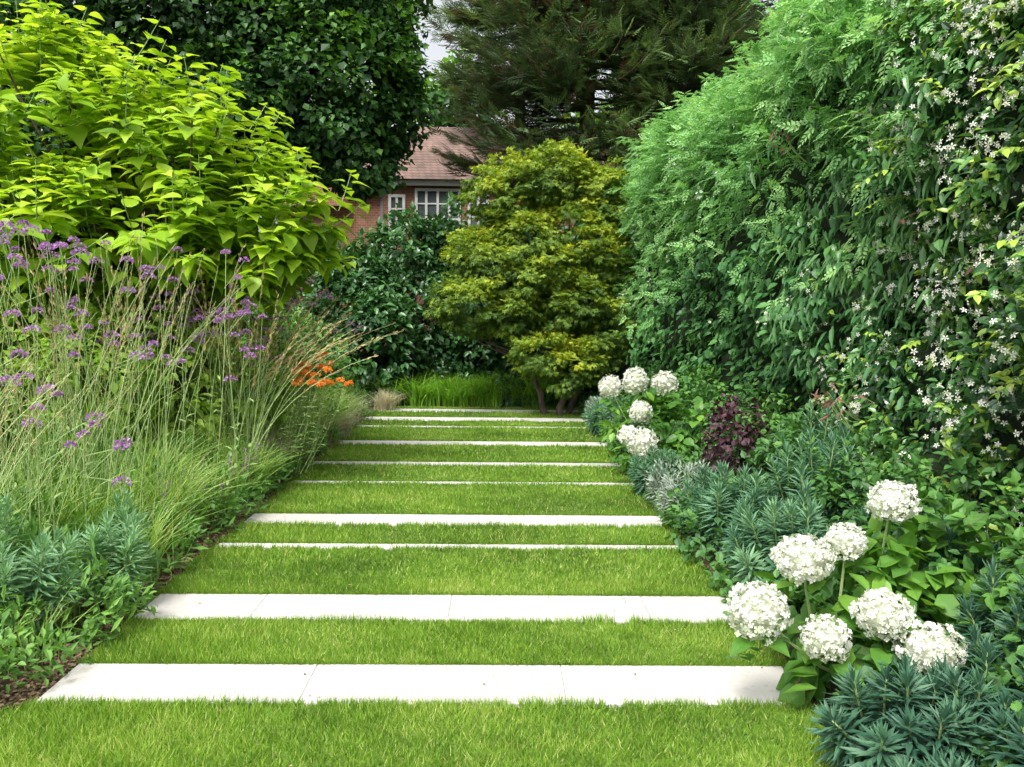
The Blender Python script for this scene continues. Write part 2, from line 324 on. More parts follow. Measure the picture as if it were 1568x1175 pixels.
# ---- big dark broadleaf tree
mb=MB()
LB=[(-7.5,18,8.0,4.2,3,4.0),(-3.9,17.3,8.4,2.0,2,2.2),(-3.5,17.0,5.9,1.6,1.8,1.6),(-5.6,16.8,5.2,1.9,1.8,1.4),(-9.5,17,5.5,3,2.2,2.6),(-3.0,17.1,4.55,.85,1,.75),(-6.2,16.6,7.6,1.8,1.6,1.6),(-2.9,17.6,9.6,1.3,1.4,1.5),(-4.6,16.4,6.8,1.2,1.2,1.0),(-2.3,17.2,5.6,.55,.7,.8),(-2.4,17,7.0,.7,.8,.8),(-2.05,17.2,6.3,.35,.4,.35),(-2.1,17.2,7.9,.5,.5,.5)]
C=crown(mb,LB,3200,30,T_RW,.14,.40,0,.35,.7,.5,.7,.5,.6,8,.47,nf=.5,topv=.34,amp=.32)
crown(mb,LB,700,26,T_RW,.2,.6,0,.3,.7,.6,.35,.8,.6,8,.2,nf=.5)
trunk(mb,[(-5.6,18,0),(-5.5,18,3),(-5.7,18,6),(-5.8,18,8)],[.35,.28,.2,.12],1)
limbs(mb,V3(-5.6,18,4),np.array([l[:3] for l in LB]),.14,.04,1,7,7); limbs(mb,V3(-5.6,17.8,6),C[::40],.05,.01,1)
mb.build('lime_tree',[M_dark,M_bark])
# ---- conifers
def conifer(name,x,y,H,R,nb,mats,zlo,size,seed,brown=.0,droop=.10,trunkr=.25,m=64):
    r=np.random.default_rng(seed); mb=MB(); trunk(mb,[(x,y,0),(x+.1,y,H*.5),(x,y,H)],[trunkr,trunkr*.6,.02],1)
    z=zlo+(H-zlo)*r.uniform(0,1,nb)**.9; a=r.uniform(0,2*np.pi,nb); k=(np.sin(a)<.5)&(z<12.5); z=z[k];a=a[k];nb=len(z)
    L=R*np.clip(1-(z-zlo)/(H-zlo),.08,1)**.5*r.uniform(.55,1.12,nb)*np.clip((z-zlo)/.8+.6,0,1)
    d=np.stack([np.cos(a),np.sin(a),0*a],-1); st=np.stack([x+0*z,y+0*z,z],-1)
    K=9; t=np.linspace(0,1,K)[None,:,None]
    P=st[:,None]+d[:,None]*L[:,None,None]*t; P[:,:,2]+=(L[:,None]*(.15*t[:,:,0]-droop*2.2*t[:,:,0]**2-.25*t[:,:,0]*(1-t[:,:,0])+.15*t[:,:,0]**4))
    tubes(mb,P,(.03*(1-t[:,:,0])+.006),4,1)
    tt=U(.2,1.0,(nb,m)); i=np.repeat(np.arange(nb),m); tf=tt.ravel(); q=tf*(K-1); j=np.minimum(q.astype(int),K-2); fr=(q-j)[:,None]
    pos=P[i,j]*(1-fr)+P[i,j+1]*fr; ax=norm(P[i,j+1]-P[i,j]); n=len(pos)
    sdv=norm(np.cross(ax,V3(0,0,1)[None])); w=rng.normal(size=n)*.42*(1.15-tf); pos=pos+sdv*w[:,None]+ru(n)*U(0,.14,n)[:,None]; pos[:,2]-=abs(w)*.35
    dd=norm(ax*.8+sdv*(np.sign(w)*U(.1,.8,n))[:,None]+V3(0,0,1)*U(-.35,.3,n)[:,None]+ru(n)*.35)
    va=.35+.5*(tf-.6)+rng.normal(size=n)*.15+.25*snoise(pos,.9,seed)
    mt=np.where((U(0,1,n)<brown)|((snoise(pos,.8,seed+2)>.6)&(tf<.75)&(brown>0)),2,0)
    s=size*U(.5,1.25,n)
    for mm in(0,2):
        k=mt==mm; mb.inst(T_SPRAY,pos[k],frame(dd[k],V3(0,-.3,.9)+ru(k.sum())*.6),s[k],mm,va[k])
    mb.build(name,mats)
conifer('cypress_tree',1.9,19.5,15,3.3,580,[M_con,M_barkred,M_con3],4.1,.33,5,.10)
conifer('cypress_tree',4.2,18.5,11,2.6,360,[M_con,M_barkred,M_con3],2.5,.32,6,.03)
conifer('cedar_tree',7.2,22,17,4.6,520,[M_con2,M_barkred,M_con2],1.5,.42,7)
conifer('cedar_tree',11.8,21,16,4.2,380,[M_con2,M_barkred,M_con2],1.5,.45,9,m=50)
conifer('cypress_tree',.5,27,19,3.0,360,[M_con,M_barkred,M_con3],8.0,.42,12,.05)
# ---- distant tree mass
mb=MB()
LB=[(x,U(40,48),U(3,6),5.5,3.5,U(5,8)) for x in (-40,-33,-26,-19,-13,6,13,20,27,34,41)]+[(-5,46,6,6,3,7.5),(1,46,4,5,3,5.5),(-2.2,44,12.3,1.2,1.5,1.6)]
crown(mb,LB,2500,30,T_RW,.45,1.2,0,.3,.7,.2,.7,.6,.6,21,.5,nf=.25,topv=.2,amp=.25)
mb.build('distant_trees',[M_dark])
# ---- acer
mb=MB()
LB=[(.1,12.1,3.15,.5,.6,.5),(.8,12.1,3.4,.5,.6,.4),(1.42,12.3,3.2,.5,.6,.5),(1.05,12.2,2.75,.7,.7,.5),(.35,12,2.5,.65,.7,.5),(-.28,11.8,2.25,.5,.6,.42),(.6,11.7,1.95,.55,.6,.38),(1.4,11.9,2.2,.55,.6,.5),(-.4,11.6,1.6,.5,.55,.4),(.2,11.6,1.45,.45,.5,.35),(1.05,11.5,1.6,.5,.55,.4),(.55,11.3,.95,.40,.45,.30),(1.0,11.3,.72,.42,.45,.30),(1.5,11.6,1.2,.42,.4,.55)]
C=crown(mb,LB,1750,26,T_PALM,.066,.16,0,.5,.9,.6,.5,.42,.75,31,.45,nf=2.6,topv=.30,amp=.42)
CB=C[(C[:,1]>11.6)]
for i,s in enumerate(((.66,11.6,0),(.86,11.45,0),(1.0,11.7,0))):
    e=CB[rng.choice(len(CB),18)]; m=V3(s[0]+(-.3,.05,.3)[i],s[1]+.25,.75); trunk(mb,[s,((s[0]+m[0])/2+.04,s[1],.42),tuple(m)],[.05,.04,.03],1,7); limbs(mb,m,e+V3(0,.2,-.05),.018,.004,1,8,5,.06)
mb.build('japanese_maple_tree',[M_acer,M_bark])
# ---- dark laurel shrubs behind
mb=MB()
LB=[(-1.5,14.2,1.4,1.0,.9,1.45),(-.75,14.3,1.65,.75,.7,1.45),(-.1,13.9,1.4,.9,.8,1.5),(-2.4,13.6,1.1,.8,.8,1.2),(-1.9,12.9,.8,.6,.5,.8),(.9,14,1.3,1.3,.9,1.5),(2.2,14.3,1.6,1.3,.9,1.9)]
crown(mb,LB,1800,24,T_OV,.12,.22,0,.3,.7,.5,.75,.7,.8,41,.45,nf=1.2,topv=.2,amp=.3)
mb.build('laurel_shrub',[M_laur])
mb=MB(); LB=[(x,15.6+U(-.3,.3),1.1,1.5,.9,1.3+U(-.2,.2)) for x in np.arange(-12,7,1.4)]
crown(mb,LB,1800,20,T_RW,.15,.3,0,.3,.7,.3,.75,.7,.7,43,.35)
mb.build('boundary_hedge',[M_laur])
# ---- left backdrop shrubs
mb=MB(); LB=[(-5.4,5.5,.8,1,1.2,.9),(-5.2,7.5,.9,1,1.2,1.0),(-4.4,9,.9,1.2,1.,1.1),(-3.3,9.6,.7,1,.9,.9),(-5.6,10,1.0,1.4,1.,1.3),(-2.9,11,.6,.8,.9,.75),(-4.2,12,.9,1.2,1.,1.2),(-6.6,12,1.2,1.5,1.,1.5)]
crown(mb,LB,1500,20,T_OV,.1,.2,0,.3,.7,.6,.75,.7,.7,51,.4)
mb.build('mixed_shrub',[M_shrub])
mb=MB(); LB=[(-3.9,6.6,1.1,.55,.5,.6),(-3.3,6.5,.95,.5,.5,.55),(-4.5,6.4,1.2,.6,.5,.7),(-2.9,7.0,.85,.45,.4,.55),(-2.4,7.6,.8,.4,.4,.5)]
crown(mb,LB,420,22,T_OV,.085,.15,0,.3,.8,.6,.6,.7,.8,52,.5,amp=.3)
mb.build('lime_green_shrub',[M_yel])
# ---------------------------------------------------------------- left bed
mb=MB(); LB=[]
for y in np.arange(2.7,11.5,.28):
    LB.append((xL(y)-.22+U(-.05,.07),y,.1,.22,.2,U(.12,.26)))
    LB.append((xL(y)-.65+U(-.1,.1),y,.15,.3,.25,U(.18,.34)))
    LB.append((xL(y)-1.2,y,.2,.4,.3,U(.3,.45)))
crown(mb,LB,2400,14,T_N2,.085,.10,0,-.3,.6,.7,.6,.8,.7,61,.5,nf=2,amp=.3)
crown(mb,LB,1100,12,T_OV,.045,.10,0,.1,.8,.7,.6,.8,.7,62,.65,nf=2,amp=.3)
mb.build('catmint_groundcover',[M_shrub])
def tuft(mb,cx,cy,n,h,lean,w,rad,K=5,mat=0,vb=.5,bias=None):
    b=np.stack([cx+rng.normal(size=n)*rad,cy+rng.normal(size=n)*rad,np.zeros(n)],-1); d=hdir(n)
    if bias is not None: d=norm(d+bias)
    hh=h*U(.6,1.1,n); return blades(mb,b,d,hh,hh*lean*U(.2,1.3,n),w*U(.7,1.3,n),K,mat,vb+rng.normal(size=n)*.17)
mb=MB()
for i in range(92):
    y=U(4.6,10.8); x=xL(y)-.15-abs(rng.normal())*.55; inn=xL(y)-x
    tuft(mb,x,y,110,.36+.42*min(inn,1.1)+U(-.08,.14),.8,.005+.0006*y,.06,5,0,.57+U(-.22,.22),V3(.45,0,0))
for i in range(22):
    y=U(3.0,4.8); x=xL(y)-.7-abs(rng.normal())*.6; tuft(mb,x,y,90,U(.5,.95),.6,.0065,.07,5,0,.62+U(-.2,.2))
for i in range(24):
    y=U(3.8,9); x=U(-4.4,-3); tuft(mb,x,y,110,U(.9,1.3),.5,.009,.1,5,0,.5+U(-.2,.2))
for i in range(12):
    y=U(2.75,4.2); tuft(mb,xL(y)-U(.15,.4),y,26,U(.25,.5),.8,.006,.05,5,0,.7,V3(.4,0,0))
mb.build('ornamental_grass',[M_grass])
mb=MB()
def stipa(cx,cy,n,h,lean,r,pan,bias,matS=0,rad=.08):
    b=np.stack([cx+rng.normal(size=n)*rad,cy+rng.normal(size=n)*rad,np.full(n,.1)],-1); d=norm(hdir(n)*1.0+bias)
    hh=h*U(.75,1.1,n); P=curve(b,d,hh,hh*lean*U(.25,1.2,n),10,1.7); tubes(mb,P,(r*np.linspace(1,.4,10))[None],3,matS,U(.2,1,n))
    m=34; tt=U(.62,1,(n,m)); q=tt*9; j=np.minimum(q.astype(int),8); fr=(q-j)[...,None]; ii=np.arange(n)[:,None]
    pos=(P[ii,j]*(1-fr)+P[ii,j+1]*fr).reshape(-1,3); ax=norm((P[ii,j+1]-P[ii,j]).reshape(-1,3)); N=len(pos)
    if pan: mb.inst(T_N2,pos+ru(N)*.008,frame(ax+ru(N)*.35,ru(N)),U(.025,.05,N)*pan,1,U(0,1,N))
for i in range(10):
    stipa(U(-2.5,-2.0),U(6.2,8.0),7,U(1.4,1.85),.72,.0034,1.1,V3(.8,0,0))
for i in range(8):
    stipa(U(-3.4,-2.3),U(4.8,7.5),8,U(1.5,2.0),.4,.0032,1.0,V3(.3,0,0))
for i in range(19):
    stipa(U(-3.2,-2.1),U(3.2,5.2),11,U(1.1,2.0),.45,.0030,.4,V3(.15,0,0))
mb.build('feather_reed_grass',[M_stem,M_gold])
# verbena
mb=MB()
def polys(A,B,K=4,bend=.04):
    t=np.linspace(0,1,K)[None,:,None]; return A[:,None]*(1-t)+B[:,None]*t+ru(len(A))[:,None]*np.sin(t*np.pi)*bend
def verbena(n,xr,yr,hr):
    y=U(*yr,n); x=U(*xr,n); h=U(*hr,n); b=np.stack([x,y,0*x+.1],-1); ln=hdir(n)*U(0,.25,n)[:,None]
    tp=b+ln; tp[:,2]=h; tubes(mb,polys(b,tp,6,.03),np.full((1,6),.0028),3,0,U(.1,.7,n)); heads=[tp]
    for t in(.72,.86):
        for sg in(-1,1):
            s=b+(tp-b)*t; d=hdir(n)*U(.08,.22,n)[:,None]; e=s+d; e[:,2]=h+U(-.15,.05,n)*1.0-(.9-t)*.6
            k=U(0,1,n)<.65; tubes(mb,polys(s[k],e[k],4,.015),np.full((1,4),.002),3,0,.4); heads.append(e[k])
    H=np.concatenate(heads); m=64; u=ru(len(H)*m); u[:,2]=abs(u[:,2])*.8-.2; hs=np.repeat(U(.016,.042,len(H)),m)
    pos=np.repeat(H,m,0)+u*hs[:,None]; N=len(pos); mb.inst(T_RW,pos,frame(u+ru(N)*.5,ru(N)),U(.011,.019,N),1,U(0,1,N))
    m=5; t=U(.15,.6,n*m)[:,None]; bb=np.repeat(b,m,0); pos=bb+(np.repeat(tp,m,0)-bb)*t; mb.inst(T_LANCE,pos,frame(hdir(n*m)+V3(0,0,.5),V3(0,0,1)+ru(n*m)*.2),.09,0,.3)
verbena(26,(-3.7,-2.2),(4.3,5.6),(1.35,2.15)); verbena(34,(-3.1,-1.85),(5.6,7.5),(1.2,2.05)); verbena(8,(-2.2,-1.8),(7.5,9),(1.3,1.8)); verbena(6,(-2.7,-2.1),(3.8,4.4),(.9,1.7))
mb.build('verbena_plant',[M_stem,M_purp])
# euphorbia
def euph(mb,bases,tips,ll=.075,mat=0,vb=.45,nl=96,smat=1,w=1.0):
    n=len(bases); P=polys(bases,tips,6,.03); tubes(mb,P,(.006*np.linspace(1,.6,6))[None],4,smat,.4)
    ax=norm(tips-bases); s1=norm(np.cross(ax,V3(.1,1,.2)[None])); s2=np.cross(ax,s1)
    t=np.linspace(0,1,nl)**.75; t=.15+.85*t; g=np.arange(nl)*2.39996
    tt=np.tile(t,n); gg=np.tile(g,n)+np.repeat(U(0,6,n),nl); i=np.repeat(np.arange(n),nl); q=tt*5; j=np.minimum(q.astype(int),4); fr=(q-j)[:,None]
    pos=P[i,j]*(1-fr)+P[i,j+1]*fr; a=np.interp(tt,[.15,.6,.88,1],[2.0,1.5,1.0,.25])+rng.normal(size=n*nl)*.12
    rad=np.cos(gg)[:,None]*s1[i]+np.sin(gg)[:,None]*s2[i]; d=rad*np.sin(a)[:,None]+ax[i]*np.cos(a)[:,None]
    l=ll*np.interp(tt,[.15,.7,1],[.8,1.1,.6])*U(.8,1.15,n*nl)
    mb.inst(T_N,pos,frame(d,ax[i]+ru(n*nl)*.1),np.stack([l*w,l,l],-1),mat,np.repeat(vb+.1*rng.normal(size=n),nl)+.3*(tt-.7)+rng.normal(size=n*nl)*.08)
def euph_bush(name,items,mats,**kw):
    mb=MB()
    for cx,cy,r,h,n in items:
        a=U(0,6.283,n); q=np.sqrt(U(0,1,n)); off=np.stack([np.cos(a)*q,np.sin(a)*q,0*a],-1); b=V3(cx,cy,0)+off*r*.45
        tp=V3(cx,cy,0)+off*r; tp[:,2]=h*(1-.45*q**2)*U(.85,1.15,n); euph(mb,b,tp,**kw)
    mb.build(name,mats)
euph_bush('euphorbia_shrub',[(-2.3,3.75,.32,.60,18),(-2.0,4.15,.2,.48,10),(-2.8,3.7,.3,.62,12),(-2.15,4.7,.2,.42,8)],[M_eupL,M_stem],ll=.11,w=1.15)
euph_bush('euphorbia_shrub',[(1.56,4.3,.34,.56,26),(1.95,4.9,.36,.80,24),(1.5,5.0,.28,.55,18),(2.15,5.4,.3,.95,16),(2.2,4.4,.3,.6,12),(1.42,5.5,.2,.4,10)],[M_eup,M_stem],ll=.12,w=1.1)
euph_bush('euphorbia_shrub',[(1.38,2.62,.26,.36,16),(1.72,2.5,.3,.46,20),(1.25,2.2,.2,.25,9),(1.62,2.2,.3,.38,13),(2.0,2.9,.28,.62,17),(2.1,3.5,.25,.55,12)],[M_eupD,M_stem],ll=.11,vb=.42,w=1.15)
euph_bush('euphorbia_shrub',[(1.45,8.6,.3,.5,24),(1.35,9.8,.3,.45,20),(1.3,6.7,.2,.4,14)],[M_eup,M_stem],ll=.11)
# orange flowers
mb=MB()
for cx,cy,cz,n in((-1.56,7.2,.93,11),(-1.66,7.3,1.01,10),(-1.46,7.2,.9,6)):
    b=np.stack([cx-.3+rng.normal(size=n)*.08,cy+rng.normal(size=n)*.1,np.full(n,.1)],-1); tp=b+hdir(n)*.14+V3(.25,0,0); tp[:,2]=cz+rng.normal(size=n)*.05
    tubes(mb,polys(b,tp,5),np.full((1,5),.003),3,0,.3); m=10; pos=np.repeat(tp,m,0)+ru(n*m)*V3(.035,.035,.015); mb.inst(T_FL5,pos,frame(ru(n*m),V3(0,-.5,.8)+ru(n*m)*.4),.026,1,U(0,1,n*m))
    m=12; t=U(.2,.9,n*m)[:,None]; bb=np.repeat(b,m,0); pos=bb+(np.repeat(tp,m,0)-bb)*t; mb.inst(T_LANCE,pos,frame(hdir(n*m)+V3(0,0,.3),V3(0,0,1)+ru(n*m)*.2),.09,0,.3)
mb.build('orange_flower_plant',[M_stem,M_orange])
mb=MB(); n=60; y=U(5,9.5,n); b=np.stack([xL(y)-U(.1,.4,n),y,0*y+.05],-1); tp=b+hdir(n)*.08+V3(.04,0,0); tp[:,2]=U(.3,.5,n); tubes(mb,polys(b,tp,4,.01),np.full((1,4),.003),3,0,.3)
m=26; t=U(.6,1,n*m)[:,None]; bb=np.repeat(b,m,0); pos=bb+(np.repeat(tp,m,0)-bb)*t+ru(n*m)*.008; mb.inst(T_RW,pos,frame(ru(n*m),ru(n*m)),.014,1,U(0,.4,n*m)); mb.build('salvia_plant',[M_stem,M_purp])
mb=MB()
for cx,cy,h in((-1.95,8.9,.42),(-1.9,9.5,.4),(-1.68,11.9,.34),(-2.1,7.2,.5),(-2.0,10.6,.4)): tuft(mb,cx,cy,420,h,.9,.006,.06,5,0,.5,V3(.6,0,0))
mb.build('feather_grass_tuft',[M_pale])
# end-of-path strap leaf planting
mb=MB()
for i in range(120):
    tuft(mb,U(-2.4,1.0),U(12.45,13.4),64,U(.36,.6),.95,.018,.06,5,0,.5+U(-.25,.2),V3(0,-.4,0))
mb.build('daylily_clump',[leaf_mat('daylily_leaf',[(.06,.14,.015),(.12,.25,.025),(.22,.37,.045)],.5,.35,g=1.6)])
mb=MB(); crown(mb,[(x,12.7+U(-.2,.2),.15,.4,.35,.28) for x in np.arange(.2,2.2,.35)]+[(x,13.4,.2,.5,.3,.4) for x in np.arange(-3,2,.5)],700,16,T_OV,.09,.12,0,.2,.8,.6,.6,.7,.7,71,.45); mb.build('fern_groundcover',[M_laur])
# ---------------------------------------------------------------- right hedge of climbers
def Hh(y): return np.interp(y,[2,3,5.3,6.3,7.2,8.0,9,11,13,14.5],[3.6,3.75,3.95,4.15,4.3,4.1,3.85,4.0,3.7,3.4])
def Xf(y,z): return np.interp(y,[2,4,6,9,12,13.5,14.5],[2.45,2.5,2.5,2.25,1.85,1.9,2.3])+.22*np.clip(1-z/1.2,0,1)
def hsurf(y,s):
    H=Hh(y); Rr=.8; z=np.where(s<1,s*(H-Rr),H-Rr+Rr*np.sin(np.clip(s-1,0,1)*np.pi/2)); dx=np.where(s<1,0,Rr*1.6*(1-np.cos(np.clip(s-1,0,1)*np.pi/2)))
    x=Xf(y,z)+dx; p=np.stack([x,y,z],-1); nb=np.stack([-np.where(s<1,1,np.cos(np.clip(s-1,0,1)*np.pi/2)),0*y-.15,np.where(s<1,.1,np.sin(np.clip(s-1,0,1)*np.pi/2))],-1); nb=norm(nb)
    bump=.27*snoise(p,1.9,91)+.19*snoise(p,4.8,92); return p+nb*bump[...,None],nb
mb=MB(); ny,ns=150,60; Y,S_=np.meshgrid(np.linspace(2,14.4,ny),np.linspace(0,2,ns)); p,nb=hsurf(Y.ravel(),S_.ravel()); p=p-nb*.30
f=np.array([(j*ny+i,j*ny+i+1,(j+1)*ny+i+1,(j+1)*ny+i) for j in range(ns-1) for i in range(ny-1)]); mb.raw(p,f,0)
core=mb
def place(mb,n,ymin,ymax,smin,smax,T,size,mat,droop,cond=None,deep=.2,vb=.45,asp=1,outw=.6,clump=1,clr=.05,ypow=1,tv=.0,shag=.08):
    y=ymin+(ymax-ymin)*U(0,1,n)**ypow; s=U(smin,smax,n); p,nb=hsurf(y,s)
    if cond is not None:
        k=cond(p)>U(0,1,n); p=p[k];nb=nb[k];n=len(p)
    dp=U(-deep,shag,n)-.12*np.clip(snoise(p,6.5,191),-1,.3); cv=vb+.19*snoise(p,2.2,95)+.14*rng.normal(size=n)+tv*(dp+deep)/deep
    p=p+nb*dp[:,None]; p=np.repeat(p,clump,0); nb=np.repeat(nb,clump,0); N=len(p); p=p+ru(N)*clr
    d=norm(nb*outw+ru(N)*.65+V3(0,0,-droop)); nn=norm(nb*.7+V3(0,0,.6)+ru(N)*.4); sz=size*U(.65,1.25,N)
    mb.inst(T,p,frame(d,nn),np.stack([sz*asp,sz,sz],-1),mat,np.repeat(cv,clump)+rng.normal(size=N)*.1); return p,nb
def sig(x): return 1/(1+np.exp(-x))
def wn(p): return .5*snoise(p,1.3,97)
def cJ(p): return sig((5.35-p[:,1]+wn(p)*1.2-.2*(p[:,2]-1.5))*4)
def cF(p): return sig((p[:,2]-2.15+.10*(p[:,1]-9)+wn(p)*.9+np.clip(p[:,1]-10,0,4)*.35)*3)*(1-cJ(p))
def cA(p): return sig((6.8-p[:,1]+wn(p))*3)*sig((p[:,2]-1.4)*4)*(1-.9*cJ(p))*(1-cF(p)*.95)
def cI(p): return (1-cJ(p))*(1-cF(p))
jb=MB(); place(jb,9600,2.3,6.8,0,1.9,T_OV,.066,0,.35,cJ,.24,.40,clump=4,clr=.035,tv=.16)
place(jb,1100,2.3,6.6,0.1,1.9,T_OV,.055,0,-.3,cJ,.0,.95,clump=4,clr=.03)
def flowers(mb,num,y0,y1,s0,s1,cond,th,m,mat,r0,r1,sp=.04):
    p,nb=place(MB(),num,y0,y1,s0,s1,T_R,.01,0,0,cond,.02); n=len(p); k=np.repeat((snoise(p,3.4,77)+rng.normal(size=n)*.3>th),m)&(U(0,1,n*m)<.7)
    q=(np.repeat(p,m,0)+np.repeat(nb,m,0)*.07+ru(n*m)*sp)[k]; nn=np.repeat(nb,m,0)[k]; N=len(q); mb.inst(T_FL5,q,frame(ru(N),nn+V3(-.1,-.3,.1)+ru(N)*.6),U(r0,r1,N),mat,U(0,1,N))
flowers(jb,2000,2.3,6.8,.05,1.8,cJ,-.35,6,1,.014,.022,.05)
def shoots(mb,n,y0,y1,s0,s1,L,T,size,mat,smat,upb,m=9,vb=.6,reg=.25,cond=None):
    y=U(y0,y1,n); s=U(s0,s1,n); p,nb=hsurf(y,s)
    if cond is not None: k=cond(p)>U(0,1,n); p=p[k]; nb=nb[k]; n=len(p)
    d=norm(nb*.8+ru(n)*.5+V3(0,0,upb)); l=L*U(.4,1.2,n); t=np.linspace(0,1,6)[None,:,None]
    P=p[:,None]+d[:,None]*l[:,None,None]*t; P[:,:,2]-=(l[:,None]*.45*t[:,:,0]**2); tubes(mb,P,np.full((1,6),.0028),3,smat,.5)
    tt=np.linspace(.15,1,m); q=tt*5; j=np.minimum(q.astype(int),4); fr=(q-j)[None,:,None]; pos=(P[:,j]*(1-fr)+P[:,j+1]*fr).reshape(-1,3); ax=norm((P[:,j+1]-P[:,j]).reshape(-1,3))
    for sg in(-1,1):
        N=len(pos); sd=norm(np.cross(ax,V3(.2,.1,1)[None]))*sg; mb.inst(T,pos,frame(ax*.7+sd+ru(N)*reg+V3(0,0,-.15),V3(-.3,-.3,1)+ru(N)*.3),size*U(.6,1.15,N),mat,vb+rng.normal(size=N)*.15)
shoots(jb,240,2.5,6.0,.3,1.7,.28,T_OV,.06,0,2,.5,vb=.9,reg=.4,m=6,cond=cJ)
shoots(jb,26,2.5,6.0,.3,1.7,.2,T_OV,.05,3,2,.4,vb=.6,reg=.4,m=4,cond=cJ)
jb.build('star_jasmine',[M_jas,M_white,M_stem,M_red])
ab=MB(); place(ab,2600,4.6,7.6,.3,1.3,T_LANCE,.135,0,1.2,cA,.10,.5,asp=1.15,clump=3,clr=.06,outw=.45,tv=.2)
ab.build('evergreen_clematis',[M_arm,M_stem])
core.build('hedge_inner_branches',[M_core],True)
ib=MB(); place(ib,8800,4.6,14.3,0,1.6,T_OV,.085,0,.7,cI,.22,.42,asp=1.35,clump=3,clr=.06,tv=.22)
flowers(ib,200,5,12,.2,1.5,cI,0,3,1,.012,.018); ib.build('climbing_hydrangea',[M_ivy,M_white])
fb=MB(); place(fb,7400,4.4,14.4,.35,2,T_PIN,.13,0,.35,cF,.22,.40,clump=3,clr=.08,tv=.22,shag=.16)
shoots(fb,600,4.6,14,.8,1.9,.6,T_PIN,.10,0,1,1.2,6,.65,.5)
flowers(fb,620,5,13.5,.5,1.8,cF,-.1,3,2,.015,.022,.06)
fb.build('jasmine_hedge',[M_feat,M_stem,M_white])
mb=MB(); c=np.array([(2.0,5.0,.98),(2.15,5.4,1.02),(2.3,6.9,2.95)])
for q in c:
    e=q+ru(4)*.09; limbs(mb,q+V3(.3,0,-.2),e,.004,.002,1,5,3); k=3; pos=np.repeat(e,k,0)+ru(4*k)*.035; mb.inst(T_LANCE,pos,frame(ru(4*k)+V3(-.3,-.2,-.5),ru(4*k)+V3(0,-.5,.5)),.07,0,U(0,1,4*k))
mb.build('photinia_shoots',[M_red,M_stem])
# ---------------------------------------------------------------- right bed
def hyd_head(mb,c,r,seed,el=1.0):
    n=int(360); i=np.arange(n)+.5; ph=np.arccos(1-2*i/n*.93); th=np.pi*(1+5**.5)*i; u=np.stack([np.cos(th)*np.sin(ph),np.sin(th)*np.sin(ph),np.cos(ph)],-1)+ru(n)*.08; u=norm(u)
    q=U(.85,1.0)*el; rr=r*(1+.16*snoise(u,3.2,seed)+rng.normal(size=n)*.055); pos=c+u*rr[:,None]*V3(1,1,q); N=n
    mb.inst(T_FL4,pos,frame(ru(N),u+ru(N)*.4),U(.10,.16,N)*r*1.05,0,U(0,1,N)*.7+.25*(u[:,2]>-.2))
    nl=14; n2=10; th=np.linspace(0,2*np.pi,nl,endpoint=False); vv=[];ff=[]
    for a in range(n2):
        p=math.pi*(a+.5)/n2
        for t in th: vv.append((math.cos(t)*math.sin(p)*r*.80+c[0],math.sin(t)*math.sin(p)*r*.80+c[1],math.cos(p)*r*.78*q+c[2]))
    for a in range(n2-1):
        for b in range(nl): ff.append((a*nl+b,(a+1)*nl+b,(a+1)*nl+(b+1)%nl,a*nl+(b+1)%nl))
    mb.raw(vv,ff,1,.3)
def hydrangea(name,heads,base,nleaf,lobes,leafs,el=1.0):
    mb=MB(); H=np.array([h[:3] for h in heads],float); b=np.array([base]*len(H),float)+rng.normal(size=(len(H),3))*V3(.08,.08,0); limbs(mb,b,H,.006,.004,3,6,5,.05)
    for i,h in enumerate(heads): hyd_head(mb,V3(*h[:3]),h[3],i,el)
    for h in H:
        k=6; d=hdir(k)+V3(.2,.1,-.1); pos=np.repeat(h[None]-V3(0,0,.09),k,0)+d*.03-np.stack([0*U(0,1,k),0*U(0,1,k),U(0,.14,k)],-1); mb.inst(T_OV,pos,frame(d,V3(0,0,1)+ru(k)*.3),np.stack([U(.12,.16,k),U(.11,.15,k),np.full(k,.12)],-1),2,.6+rng.normal(size=k)*.2)
    crown(mb,lobes,nleaf,5,T_OV,leafs,.1,2,.4,.9,.7,.5,.7,.8,81,.4,asp=1.3)
    mb.build(name,[M_white,M_cream,M_hyd,M_stem])
hydrangea('hydrangea_shrub',[(1.24,3.22,.57,.108),(1.45,3.3,.62,.078),(1.68,3.4,.77,.092),(1.0,3.02,.43,.108),(1.48,3.02,.42,.100),(1.62,2.92,.32,.112),(1.26,3.0,.33,.085)],(1.6,3.35,0),120,[(1.55,3.45,.3,.33,.22,.3),(1.85,3.5,.35,.35,.25,.38),(1.5,3.2,.2,.25,.2,.22)],.11)
hydrangea('hydrangea_shrub',[(1.02,7.5,.82,.10),(1.27,7.6,.87,.115),(1.56,7.7,.84,.115),(1.28,7.3,.62,.10),(1.12,7.0,.46,.085),(1.23,6.9,.40,.12)],(1.5,7.6,0),90,[(1.4,7.6,.35,.35,.35,.38),(1.75,7.5,.4,.3,.3,.35)],.11,1.15)
mb=MB(); C=crown(mb,[(1.85,6.3,.52,.22,.22,.24),(1.98,6.6,.6,.22,.2,.22)],120,8,T_OV,.055,.09,0,.2,.8,.7,.5,.9,.8,83,.5,asp=1.3,amp=.45); limbs(mb,V3(1.9,6.4,0),C[::6],.006,.002,1); mb.build('smoke_bush',[M_burg,M_bark])
mb=MB(); crown(mb,[(1.42,5.9,.16,.22,.26,.22),(1.3,6.3,.15,.15,.2,.18),(1.3,10.3,.2,.2,.3,.25)],260,16,T_N2,.05,.06,0,-.3,.7,.7,.5,.8,.8,84,.4,amp=.35); mb.build('artemisia_clump',[M_silv])
mb=MB(); LB=[]
